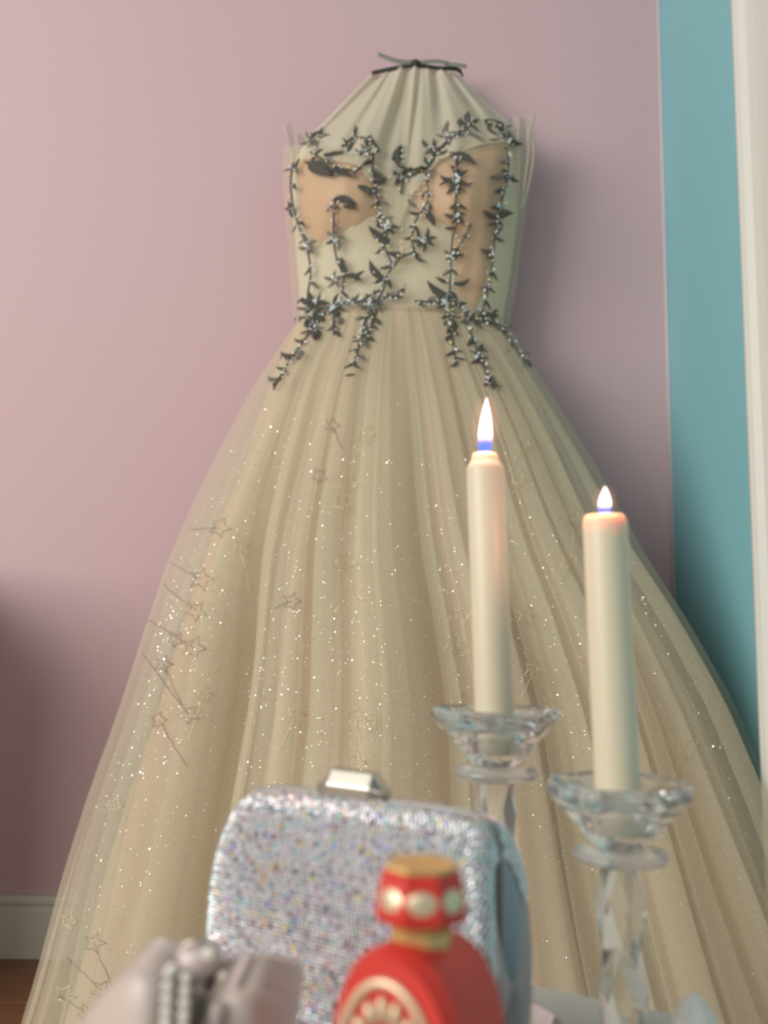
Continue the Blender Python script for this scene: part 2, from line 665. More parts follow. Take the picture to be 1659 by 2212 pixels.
bvh_bod = BVHTree.FromPolygons(v, f)


def hit(px, py, trees=None, lift=0.0):
    d = ray(px, py).normalized()
    best = None
    for t in (trees or ALL_TREES):
        loc, nor, idx, dist = t.ray_cast(CAM, d)
        if loc is not None and (best is None or dist < best[2]):
            best = (loc, nor, dist)
    if best is None:
        return None
    loc, nor, dist = best
    if nor.dot(d) > 0:
        nor = -nor
    return loc + nor * lift, nor


# ---------------------------------------------------------------- sheer yoke gathered up to the ribbon
YL = [(805, 158), (760, 203), (705, 258), (662, 300), (640, 345)]
YR = [(985, 155), (1035, 205), (1075, 240), (1108, 272), (1122, 310)]
YB = [(0.0, 640, 345), (0.12, 690, 342), (0.28, 770, 356), (0.42, 832, 430), (0.5, 858, 500), (0.58, 884, 430), (0.7, 950, 345), (0.84, 1040, 312), (0.93, 1085, 306), (1.0, 1122, 310)]


def yoke_fn(u, w):
    k = w * (len(YL) - 1)
    i = min(int(k), len(YL) - 2)
    q = k - i
    lx, ly = YL[i][0] * (1 - q) + YL[i + 1][0] * q, YL[i][1] * (1 - q) + YL[i + 1][1] * q
    rx, ry = YR[i][0] * (1 - q) + YR[i + 1][0] * q, YR[i][1] * (1 - q) + YR[i + 1][1] * q
    bx, by = interp(u, [(a, b) for a, b, c in YB]), interp(u, [(a, c) for a, b, c in YB])
    tx, ty = 805 + 180 * u, 156 - 14 * math.sin(math.pi * u)
    # blend of the straight fan and the side outlines
    fx, fy = tx * (1 - w) + bx * w, ty * (1 - w) + by * w
    side = (1 - u) ** 3
    side2 = u ** 3
    l0 = (805 * (1 - w) + 640 * w, 158 * (1 - w) + 345 * w)
    r0 = (985 * (1 - w) + 1122 * w, 155 * (1 - w) + 310 * w)
    px = fx + side * (lx - l0[0]) + side2 * (rx - r0[0])
    py = fy + side * (ly - l0[1]) + side2 * (ry - r0[1])
    h = hit(px, py, (bvh_bod,), -0.002)
    s = (u - 0.5) * 2
    deep = 1.63 - 0.03 * (1 - s * s) - w * (0.06 + 0.075 * (1 - s * s))
    if h is not None:
        deep = min(deep, h[0].y) if w < 0.45 else h[0].y
    fold = (0.008 * math.sin(u * 41 + 2 * w) + 0.006 * math.sin(u * 23 + 1.3) + 0.003 * math.sin(u * 77)) * (1 - 0.35 * w)
    return at(px, py, deep - (fold if h is None else fold * 0.25))


v, f = grid_vf(yoke_fn, 150, 40)
build('sheer_yoke', v, f, 'tulle_yoke', DRESS)
bvh_yoke = BVHTree.FromPolygons(v, f)
ALL_TREES = (bvh_bod, bvh_tulle, bvh_yoke)
v, f = grid_vf(lambda u, w: yoke_fn(u, w * 0.9) + Vector((0, 0.022, 0)), 60, 16)
build('yoke_backing', v, f, 'tulle_ruffle', DRESS)


# ruffles left and right of the neckline
def ruffle(pts_top, pts_bot, depth, ph):
    def fn(u, w):
        a = interp(u, [(i / (len(pts_top) - 1), p[0]) for i, p in enumerate(pts_top)])
        b = interp(u, [(i / (len(pts_top) - 1), p[1]) for i, p in enumerate(pts_top)])
        c = interp(u, [(i / (len(pts_bot) - 1), p[0]) for i, p in enumerate(pts_bot)])
        d = interp(u, [(i / (len(pts_bot) - 1), p[1]) for i, p in enumerate(pts_bot)])
        return at(a * (1 - w) + c * w, b * (1 - w) + d * w, depth - 0.012 * math.sin(u * 14 + ph) * (1 - 0.5 * w))
    return grid_vf(fn, 24, 10)


v, f = ruffle([(612, 276), (628, 262), (645, 288), (668, 300)], [(634, 370), (640, 372), (652, 368), (668, 350)], 1.56, 0)
build('neckline_ruffle', v, f, 'tulle_ruffle', DRESS)
v, f = ruffle([(1088, 262), (1112, 250), (1132, 256), (1158, 246)], [(1106, 420), (1118, 450), (1128, 330), (1146, 292)], 1.56, 1)
build('neckline_ruffle', v, f, 'tulle_ruffle', DRESS)
# thin hanging loop at the right side
loop = smooth_pts([at(1146, 262, 1.565), at(1152, 330, 1.565), at(1142, 400, 1.565), at(1128, 450, 1.565), at(1134, 390, 1.56), at(1141, 330, 1.56), at(1140, 270, 1.56)], 8)
build('hanger_loop', *tube_vf(loop, 0.0017, 6), 'ribbon_grey' if False else 'tulle_yoke', DRESS)

# ribbon with a bow at the neck
rib = build('neck_ribbon', *tube_vf(smooth_pts([at(803, 158, 1.605), at(850, 148, 1.60), at(897, 141, 1.595), at(945, 147, 1.60), at(988, 150, 1.605), at(1000, 165, 1.61)], 8), lambda t: 0.0036 if t < 0.9 else 0.0022, 8), 'ribbon_black', DRESS)
build('bow_knot', *lathe_vf([(0.003, -0.006), (0.0085, -0.003), (0.0085, 0.004), (0.003, 0.007)], 10, at(897, 138, 1.592)), 'ribbon_black', rib)


def flat_ribbon(p0, p1, p2, wd_):
    pts = smooth_pts([p0, p1, p2], 8)
    v, f = [], []
    for i, p in enumerate(pts):
        up = Vector((0, -0.25, 1)).normalized() * wd_ / 2
        v += [p + up, p - up, p - up + Vector((0, 0.0008, 0)), p + up + Vector((0, 0.0008, 0))]
        if i:
            b = (i - 1) * 4
            f += [(b + q, b + (q + 1) % 4, b + 4 + (q + 1) % 4, b + 4 + q) for q in range(4)]
    f += [(0, 3, 2, 1), tuple(len(v) - 4 + q for q in range(4))]
    return v, f


build('bow_end', *flat_ribbon(at(897, 136, 1.592), at(855, 131, 1.59), at(816, 117, 1.59), 0.0075), 'ribbon_grey', rib)
build('bow_end', *flat_ribbon(at(897, 136, 1.592), at(940, 132, 1.59), at(968, 136, 1.59), 0.0065), 'ribbon_grey', rib)
build('bow_end', *flat_ribbon(at(960, 138, 1.592), at(985, 140, 1.59), at(1008, 143, 1.59), 0.0065), 'ribbon_grey', rib)
# the nail that carries the ribbon
nail = build('wall_nail', *tube_vf([at(897, 134, WALL_Y - 0.001), at(897, 132, 1.598)], 0.0015, 8), 'ribbon_black')
tag(nail, 'thin dark nail in the pink wall behind the bow of the gown', 'nail')

# ---------------------------------------------------------------- beaded vines
def leaf_mesh(name, wmul=1.0, bend=0.15):
    v, f = [], []
    n = 7
    for i in range(n + 1):
        t = i / n
        w = 0.16 * wmul * (math.sin(math.pi * min(1, t ** 0.8)) ** 0.8 if 0 < t < 1 else 0.02)
        c = bend * math.sin(math.pi * t) * 0.3
        v += [Vector((t, c - w, 0.0)), Vector((t, c, 0.10)), Vector((t, c + w, 0.0)), Vector((t, c, -0.03))]
    for i in range(n):
        b = i * 4
        f += [(b + q, b + (q + 1) % 4, b + 4 + (q + 1) % 4, b + 4 + q) for q in range(4)]
    f += [(3, 2, 1, 0), (n * 4, n * 4 + 1, n * 4 + 2, n * 4 + 3)]
    me = bpy.data.meshes.new(name)
    me.from_pydata([tuple(p) for p in v], [], f)
    return me


LEAF = [leaf_mesh('leaf'), leaf_mesh('leaf', 0.8, -0.5), leaf_mesh('leaf', 1.0, 0.4)]
for me in LEAF:
    me.materials.append(MATS['leaf_grey'])
SIL = [leaf_mesh('leaf'), leaf_mesh('leaf', 1.1, 0.6)]
for me in SIL:
    me.materials.append(MATS['leaf_silver'])
DORG = origin(DRESS)
beads = MB()
BEADC = [(0.95, 0.95, 0.92), (0.95, 0.95, 0.92), (0.90, 0.86, 0.92), (0.95, 0.88, 0.45), (0.45, 0.80, 0.85), (0.95, 0.93, 0.80), (0.55, 0.56, 0.60), (0.6, 0.6, 0.62)]


def bead(px, py, r=None):
    h = hit(px, py, None, 0.004)
    if h:
        ball(beads, h[0], r or R(0.0013, 0.0026), random.choice(BEADC))


def leaf(parent, px, py, ang, ln, kind=None, silver=None):
    """a leaf from (px, py) towards ang (degrees, 0 = right, 90 = up in the photograph), ln pixels long"""
    a = math.radians(ang)
    h0 = hit(px, py, None, 0.0015)
    h1 = hit(px + ln * math.cos(a), py - ln * math.sin(a), None, 0.0025)
    if h0 is None and h1 is None:
        return
    if h0 is None or h1 is None:
        h = h0 or h1
        dep = h[0].y
        p0, p1, nn = at(px, py, dep), at(px + ln * math.cos(a), py - ln * math.sin(a), dep), h[1]
    else:
        p0, p1, nn = h0[0], h1[0], (h0[1] + h1[1]).normalized()
        if (p1 - p0).length > 2.2 * ln * p0.y / F:
            p1 = at(px + ln * math.cos(a), py - ln * math.sin(a), p0.y)
    xa = (p1 - p0)
    L = xa.length
    if L < 1e-5:
        return
    xa.normalize()
    ya = nn.cross(xa).normalized()
    za = xa.cross(ya)
    M = Matrix((xa, ya, za)).transposed().to_4x4()
    M = Matrix.Translation(p0 - DORG) @ M @ Matrix.Diagonal((L, L, L, 1))
    if silver is None:
        silver = random.random() < 0.22
    o = link('leaf', random.choice(SIL) if silver else (LEAF[kind] if kind is not None else random.choice(LEAF)), None, parent or DRESS)
    o.matrix_basis = M
    if random.random() < 0.9:
        bead(px + R(-6, 6), py + R(-6, 6))


def vine(pts, step=26, ln=(20, 32), width=0.0018, spread=(35, 70), start=0.05, nobeads=False, lab=None):
    pts = [Vector((p[0], p[1], 0)) for p in pts]
    sm = smooth_pts(pts, 8)
    w3 = []
    for p in sm:
        h = hit(p.x, p.y, None, 0.0018)
        if h:
            w3.append(h[0])
    if len(w3) < 2:
        return None
    ok = [w3[0]]
    for p in w3[1:]:
        if (p - ok[-1]).length < 0.06:
            ok.append(p)
    o = build('embroidered_vine', *tube_vf(ok, width, 6), 'vine_thread', DRESS)
    # leaves on both sides
    tot, side, acc = 0, 1, step * 0.5
    for a, b in zip(sm, sm[1:]):
        acc += (b - a).length
        if acc > step:
            acc = R(-6, 4)
            side = -side
            d = math.degrees(math.atan2(-(b.y - a.y), b.x - a.x))
            leaf(o, a.x, a.y, d + side * R(*spread), R(*ln))
            if random.random() < 0.35:
                leaf(o, a.x, a.y, d - side * R(*spread), R(*ln) * 0.8)
        if not nobeads and random.random() < 0.45:
            bead(a.x + R(-9, 9), a.y + R(-9, 9))
    return o


def flower(parent, px, py, n, r, rot=0, silver=None):
    for k in range(n):
        leaf(parent, px, py, rot + 360 * k / n + R(-10, 10), r * R(0.8, 1.15), silver=silver)
    for _ in range(3):
        bead(px + R(-8, 8), py + R(-8, 8))


# left side of the bodice
vv = vine([(634, 352), (630, 400), (636, 450), (648, 492), (664, 535), (672, 590), (666, 640), (668, 690)], 34, (16, 26))
leaf(vv, 634, 372, 62, 32, 0, False); leaf(vv, 634, 470, 100, 34, 2, False); leaf(vv, 640, 482, 250, 22, 2, True)
flower(vv, 668, 528, 4, 24, 20, True); flower(vv, 672, 300, 4, 22, 40, None)
vv = vine([(672, 330), (706, 350), (742, 366), (772, 372)], 24, (18, 28))
leaf(vv, 664, 356, -24, 62, 0, False); leaf(vv, 704, 372, -12, 56, 2, False); leaf(vv, 700, 338, 8, 44, 0, False)
flower(vv, 690, 300, 5, 26, 10, None)
vv = vine([(738, 318), (762, 300), (786, 300), (806, 322), (796, 336), (770, 326)], 22, (14, 22))
leaf(vv, 752, 330, 60, 34, 0); leaf(vv, 800, 300, -60, 34, 0); leaf(vv, 762, 292, 80, 20, 1)
vv = vine([(806, 330), (804, 365), (812, 410), (818, 450), (832, 486), (838, 520)], 26, (18, 28))
leaf(vv, 800, 372, -40, 40, 2, False); leaf(vv, 834, 384, 200, 34, 2, False); leaf(vv, 772, 402, -28, 44, 0, False)
vv = vine([(724, 430), (722, 470), (722, 520), (728, 560), (742, 600), (738, 640), (736, 664)], 34, (16, 26))
leaf(vv, 718, 432, -12, 54, 2, False); leaf(vv, 742, 446, -8, 30, 0, False); flower(vv, 724, 515, 5, 26, 0, True)
leaf(vv, 752, 592, 110, 38, 2, False); leaf(vv, 744, 596, -18, 40, 2, False); leaf(vv, 766, 606, 42, 30, 2, False); flower(vv, 722, 605, 5, 22, 20, True)
# centre front
vv = vine([(866, 318), (864, 352), (870, 388), (866, 420)], 30, (18, 26))
leaf(vv, 866, 366, 92, 50, 2, False); leaf(vv, 872, 384, 25, 34, 0, True); leaf(vv, 866, 380, 250, 26, 1, False)
vv = vine([(836, 470), (832, 500), (826, 520), (836, 548), (846, 575), (834, 600), (826, 632), (812, 650)], 22, (18, 30))
leaf(vv, 842, 528, 140, 60, 0, False); leaf(vv, 830, 604, 128, 52, 2, False); leaf(vv, 806, 612, 2, 34, 2, False); flower(vv, 838, 490, 6, 24, 0, None)
vv = vine([(924, 400), (926, 430), (912, 455), (896, 482), (890, 520), (892, 545), (866, 556), (848, 580)], 26, (18, 28))
flower(vv, 914, 520, 7, 30, 15, False); leaf(vv, 916, 452, -58, 46, 0, False); leaf(vv, 880, 552, 172, 44, 0, False); leaf(vv, 900, 448, 140, 28, 0, True); leaf(vv, 894, 545, -40, 36, 1)
for _ in range(16):
    bead(R(870, 930), R(370, 470))
for _ in range(22):
    bead(R(800, 870), R(440, 640))
# right cup
vv = vine([(924, 396), (926, 370), (938, 340), (962, 312), (988, 290), (1012, 272)], 24, (18, 28), 0.0026)
flower(vv, 930, 322, 5, 24, 0, None); flower(vv, 908, 362, 5, 22, 30, None); flower(vv, 1016, 270, 5, 24, 30, False); flower(vv, 966, 292, 4, 24, 0, True); leaf(vv, 1008, 288, -32, 40, 0, True)
vv = vine([(1048, 268), (1074, 276), (1094, 300), (1100, 312)], 16, (22, 32), 0.0026, (25, 60))
leaf(vv, 1044, 264, -12, 44, 2, False); leaf(vv, 1080, 276, -50, 44, 2, False); leaf(vv, 1096, 306, -20, 26, 2, False); leaf(vv, 1078, 302, 190, 22, 0)
vv = vine([(1090, 318), (1096, 350), (1092, 390), (1084, 425), (1074, 460), (1068, 500), (1062, 560), (1056, 610), (1044, 660), (1040, 690)], 32, (20, 30), 0.0024)
leaf(vv, 1072, 474, 20, 36, 2, False); leaf(vv, 1072, 470, 155, 34, 0, False); leaf(vv, 1066, 545, 165, 32, 2, False); leaf(vv, 1064, 520, 55, 34, 2, False); leaf(vv, 1088, 384, -20, 30, 0); leaf(vv, 1086, 380, 190, 30, 1, True)
vv = vine([(972, 332), (985, 346), (996, 352)], 40, (16, 20))
leaf(vv, 970, 334, -22, 62, 2, False)
vv = vine([(988, 372), (986, 410), (984, 450), (988, 478), (978, 510), (974, 552), (972, 600), (970, 640)], 44, (22, 30), 0.0017)
flower(vv, 986, 392, 9, 34, 0, False); flower(vv, 986, 384, 5, 22, 40, False); flower(vv, 986, 466, 5, 26, 20, False); leaf(vv, 978, 556, 10, 24, 0); flower(vv, 974, 552, 4, 20, 45, False)
leaf(vv, 976, 612, 14, 40, 1); leaf(vv, 968, 612, 155, 30, 0, False); leaf(vv, 968, 640, 145, 56, 2, False); leaf(vv, 962, 634, 155, 40, 2, False)
vine([(1018, 482), (1004, 510), (990, 535), (980, 555)], 60, (10, 16), 0.0012)
# waistline
vv = vine([(640, 690), (668, 684), (700, 680), (716, 664), (742, 654), (776, 652), (806, 650), (846, 640), (874, 624)], 15, (18, 30), 0.0022, (20, 60))
flower(vv, 680, 655, 6, 32, 0, False); flower(vv, 672, 682, 6, 34, 30, None); flower(vv, 722, 668, 5, 22, 0, None); flower(vv, 800, 655, 6, 28, 10, None); leaf(vv, 836, 644, 20, 42, 1)
vv = vine([(896, 650), (930, 654), (960, 650), (990, 662), (1016, 680), (1040, 692), (1072, 700), (1090, 716)], 15, (18, 32), 0.0024, (15, 55))
flower(vv, 960, 654, 5, 24, 0, False); leaf(vv, 1030, 690, 8, 44, 2, False); leaf(vv, 1062, 690, 60, 26, 2, False); leaf(vv, 1056, 696, -32, 44, 2, False)
# sprays hanging over the skirt
vv = vine([(692, 690), (672, 716), (648, 750), (626, 782), (606, 815), (592, 842)], 22, (18, 28)); leaf(vv, 612, 806, 235, 36, 2, False); leaf(vv, 640, 770, 170, 32, 2, False); flower(vv, 676, 710, 5, 26)
vv = vine([(726, 668), (722, 690), (722, 724)], 12, (16, 24))
vv = vine([(800, 662), (790, 690), (784, 720), (774, 752), (764, 792)], 13, (18, 28)); vine([(812, 670), (802, 705), (790, 740)], 14, (16, 24)); leaf(vv, 746, 814, 5, 22, 2, False)
vv = vine([(966, 660), (972, 690), (976, 726), (980, 760), (986, 788)], 13, (16, 28)); leaf(vv, 976, 690, 250, 34, 2, False)
vv = vine([(1004, 682), (1012, 712), (1026, 745), (1040, 785), (1052, 815), (1064, 842)], 20, (16, 26), 0.0014); flower(vv, 1034, 772, 5, 24, 0, False); leaf(vv, 1052, 812, -62, 34, 2, False)
vv = vine([(1082, 706), (1102, 736), (1122, 768), (1142, 792)], 18, (22, 34)); leaf(vv, 1120, 766, -48, 40, 2, False)
bo = beads.out('beads', 'bead', DRESS)
bo['kind'] = 'stuff'

# ---------------------------------------------------------------- embroidered stars and threads on the skirt
def star(px, py, r, rot, matn, parent, trees, trail=None):
    pts = []
    for k in range(11):
        a = math.radians(rot + 36 * k)
        rr = r if k % 2 == 0 else r * 0.48
        h = hit(px + rr * math.cos(a) * R(0.9, 1.1), py + rr * math.sin(a) * R(0.9, 1.1), trees, 0.0012)
        if h:
            pts.append(h[0])
    if len(pts) < 6:
        return
    pts[-1] = pts[0] if len(pts) == 11 else pts[-1]
    keep = [pts[0]]
    for p in pts[1:]:
        if (p - keep[-1]).length < 0.05:
            keep.append(p)
    mb = MB()
    mb.add(*tube_vf(keep, 0.00042 if matn == 'thread_brown' else 0.00055, 5))
    if trail:
        dx, dy = trail
        q = []
        for i in range(13):
            t = i / 12
            h = hit(px + dx * t + R(-2, 2), py + dy * t + R(-2, 2), trees, 0.0012)
            if h and (not q or (h[0] - q[-1]).length < 0.03):
                q.append(h[0])
        if len(q) > 2:
            mb.add(*tube_vf(q, 0.00038, 5))
    mb.out('embroidered_star', matn, parent)


DARK = [(475, 1140, 24, 10), (435, 1252, 26, 0), (424, 1320, 25, 20), (418, 1400, 27, 5), (380, 1382, 18, 30), (354, 1435, 20, 0), (344, 1557, 20, -8), (408, 1543, 24, 25),
        (204, 2037, 25, 0), (220, 2138, 24, 12), (190, 2190, 24, 30), (718, 920, 16, 0), (690, 1030, 18, 20), (630, 1300, 20, 0)]
TR = [(-60, 5), (-80, -45), (-75, -60), (-95, -60), None, (40, 90), (60, 100), (-100, -130), (45, 110), (-75, -70), (-60, -40), (20, 50), None, (-40, 15)]
for (px, py, r, rot), tr in zip(DARK, TR):
    star(px, py, r, rot, 'thread_brown', t_out, (bvh_tulle,), tr)
GOLD = [(790, 940, 22, 0), (752, 1045, 22, 10), (738, 1090, 20, 20), (745, 1215, 24, 5), (640, 1545, 22, 0), (765, 1548, 24, 10), (798, 1565, 20, 30), (765, 1648, 26, 0),
        (980, 1395, 24, 15), (1000, 1330, 22, 0), (990, 1520, 26, 5), (1120, 1035, 20, 0), (1130, 960, 20, 20), (1240, 1120, 22, 0), (1232, 1215, 24, 12), (1135, 1330, 20, 0),
        (1150, 1450, 22, 10), (520, 1180, 18, 0), (440, 1500, 20, 0), (150, 1990, 20, 0), (140, 2150, 24, 10), (250, 1740, 18, 0), (1480, 1620, 22, 0)]
for px, py, r, rot in GOLD:
    star(px, py, r, rot, 'thread_gold', t_out, (bvh_tulle,), (R(-50, 60), R(50, 110)) if random.random() < 0.7 else None)

gl = MB()
for n in range(13000):
    py = random.triangular(820, 2200, 1350)
    l, r = interp(py, SIL_L), interp(py, SIL_R)
    u = random.random()
    u = u * u * 0.6 + u * 0.4 if random.random() < 0.6 else u
    px = l + 6 + (min(r, 1659) - l - 12) * u
    h = hit(px, py, (bvh_tulle,), 0.0015)
    if not h:
        continue
    q = random.random()
    s_ = (0.00036 if q < 0.8 else (0.0006 if q < 0.98 else 0.00095)) * R(0.8, 1.2)
    nn = (h[1] + Vector((R(-1, 1), R(-1, 1), R(-1, 1))) * 0.55).normalized()
    t1 = nn.orthogonal().normalized()
    t2 = nn.cross(t1)
    c = random.choice([(1, 0.98, 0.9), (1, 0.97, 0.88), (0.95, 0.95, 0.95), (1, 0.9, 0.7)])
    gl.add([h[0] + (t1 * math.cos(k * 1.0472) + t2 * math.sin(k * 1.0472)) * s_ for k in range(6)], [(0, 1, 2, 3, 4, 5)], c)
go = gl.out('glitter', 'glitter', DRESS, smooth=False)
go['kind'] = 'stuff'

# ================================================================== THE LOW TABLE
TABLE_Z = CAM.z - 0.19
U = Vector((0.86, -0.51, 0)).normalized()      # along the back edge, towards the right and the camera
N = Vector((-0.51, -0.86, 0)).normalized()     # from the back edge towards the camera


def on_table(px, depth):
    """point of the table top seen in column px at a depth"""
    d = ray(px, 2150)
    x = d.x / d.y * depth
    return Vector((x, depth, TABLE_Z))


def table_pt(px, py):
    d = ray(px, py)
    return CAM + d * ((TABLE_Z - CAM.z) / d.z)


e1, e2 = table_pt(1135, 2121), table_pt(1442, 2184)
U = (e2 - e1).normalized()
N = Vector((U.y, -U.x, 0))
if N.y > 0:
    N = -N
c0 = e1 - U * 0.145                         # far left corner
tcen = c0 + U * 0.26 + N * 0.24
table = thing('side_table', 'low pale grey side table under the candles and the clutch', 'table', (tcen.x, tcen.y, 0))


def slab(o, a0, a1, b0, b1, z0, z1, name, m, parent, bev=0.0):
    v = [o + U * a + N * b + Vector((0, 0, z - o.z)) for a in (a0, a1) for b in (b0, b1) for z in (z0, z1)]
    _, f = box_vf(0, 1, 0, 1, 0, 1)
    q = build(name, v, f, m, parent, False)
    if bev:
        bevel(q, bev)
    return q


slab(c0, 0, 0.52, 0, 0.48, TABLE_Z - 0.018, TABLE_Z, 'table_top', 'table_white', table, 0.003)
slab(c0, 0.03, 0.49, 0.03, 0.05, TABLE_Z - 0.07, TABLE_Z - 0.0185, 'apron', 'table_white', table)
slab(c0, 0.03, 0.49, 0.43, 0.45, TABLE_Z - 0.07, TABLE_Z - 0.0185, 'apron', 'table_white', table)
for a in (0.03, 0.455):
    for b in (0.052, 0.393):
        slab(c0, a, a + 0.035, b, b + 0.035, 0.001, TABLE_Z - 0.0185, 'leg', 'table_white', table)

# ================================================================== CRYSTAL CANDLESTICKS AND CANDLES
def candlestick(px, depth, height, label, rot):
    b = on_table(px, depth)
    b.z += 0.0003
    t = thing('candlestick', label, 'candlestick', b, 'crystal candlesticks')
    rim = height                     # rim height above the table
    cup0 = rim - 0.0275
    n = 8
    # bowl with a socket for the candle
    outer = [(0.0115, 0.0), (0.0135, 0.002), (0.0225, 0.0125), (0.0305, 0.0205), (0.0328, 0.0235), (0.0328, 0.0265), (0.0308, 0.0275)]
    inner = [(0.0262, 0.0250), (0.0170, 0.0215), (0.0120, 0.0205), (0.0112, 0.0075), (0.003, 0.007)]
    rm = lambda i, q: 1.0 if i % 2 == 0 or q > 6 or q < 2 else 0.94
    v, f = lathe_vf([(r, z + cup0) for r, z in outer + inner], 2 * n, b, rot, radmod=rm)
    build('candle_bowl', v, f, 'crystal', t, smooth=False)
    # round collar under the bowl
    d0 = cup0 - 0.0073
    pr = [(0.010, 0.0), (0.0165, 0.0002), (0.0195, 0.0014), (0.0208, 0.0035), (0.0195, 0.0056), (0.0165, 0.0068), (0.0115, 0.007)]
    v, f = lathe_vf([(r, z + d0) for r, z in pr], 40, b)
    build('collar', v, f, 'crystal', t)
    # stem of cut bulges
    base_h = 0.022
    top = d0 - 0.0003
    m = max(2, round((top - base_h) / 0.030))
    prof = []
    rings = 2 * m + 1
    v, f = [], []
    for q in range(rings):
        z = base_h + 0.0003 + (top - base_h - 0.0003) * q / (rings - 1)
        rr = 0.0088 if q % 2 == 0 else 0.0108
        for i in range(6):
            a = 2 * math.pi * i / 6 + (q % 2) * math.pi / 6 + rot
            v.append(b + Vector((rr * math.cos(a), rr * math.sin(a), z)))
    for q in range(rings - 1):
        for i in range(6):
            k = (i + 1) % 6
            if q % 2 == 0:
                f += [(q * 6 + i, q * 6 + k, (q + 1) * 6 + i), (q * 6 + k, (q + 1) * 6 + k, (q + 1) * 6 + i)]
            else:
                f += [(q * 6 + i, q * 6 + k, (q + 1) * 6 + k), (q * 6 + i, (q + 1) * 6 + k, (q + 1) * 6 + i)]
    f += [tuple(reversed(range(6))), tuple((rings - 1) * 6 + i for i in range(6))]
    build('stem', v, f, 'crystal', t, smooth=False)
    # faceted foot
    pr = [(0.031, 0.0), (0.034, 0.002), (0.034, 0.006), (0.0255, 0.0125), (0.014, 0.0185), (0.0105, 0.0215)]
    v, f = lathe_vf(pr, 2 * n, b, rot, radmod=lambda i, q: 1.0 if i % 2 == 0 else 0.94)
    build('foot', v, f, 'crystal', t, smooth=False)
    return b, cup0 + 0.0078


def flame_material():
    m = bpy.data.materials.new('flame')
    m.use_nodes = True
    nt = m.node_tree
    nt.nodes.clear()
    out = nt.nodes.new('ShaderNodeOutputMaterial')
    em = nt.nodes.new('ShaderNodeEmission')
    tc = nt.nodes.new('ShaderNodeTexCoord')
    sp = nt.nodes.new('ShaderNodeSeparateXYZ')
    cr = nt.nodes.new('ShaderNodeValToRGB')
    e = cr.color_ramp.elements
    e[0].position, e[0].color = 0.0, (0.10, 0.22, 0.95, 1)
    e[1].position, e[1].color = 0.34, (3.2, 2.7, 2.3, 1)
    q = e.new(0.15)
    q.color = (0.14, 0.20, 0.80, 1)
    q = e.new(0.22)
    q.color = (0.9, 0.65, 1.0, 1)
    nt.links.new(tc.outputs['Generated'], sp.inputs[0])
    nt.links.new(sp.outputs['Z'], cr.inputs[0])
    nt.links.new(cr.outputs[0], em.inputs['Color'])
    em.inputs['Strength'].default_value = 1.6
    tr = nt.nodes.new('ShaderNodeBsdfTransparent')
    mx = nt.nodes.new('ShaderNodeMixShader')
    mx.inputs[0].default_value = 0.8
    nt.links.new(tr.outputs[0], mx.inputs[1])
    nt.links.new(em.outputs[0], mx.inputs[2])
    nt.links.new(mx.outputs[0], out.inputs['Surface'])
    MATS['flame'] = m
    g = bpy.data.materials.new('halo_glow')  # even glow for the halo shell added around each flame
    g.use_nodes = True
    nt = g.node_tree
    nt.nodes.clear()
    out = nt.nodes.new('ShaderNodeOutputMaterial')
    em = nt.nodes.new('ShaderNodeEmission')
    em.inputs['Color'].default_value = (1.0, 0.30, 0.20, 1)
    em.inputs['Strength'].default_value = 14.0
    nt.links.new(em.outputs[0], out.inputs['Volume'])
    MATS['halo_glow'] = g


flame_material()


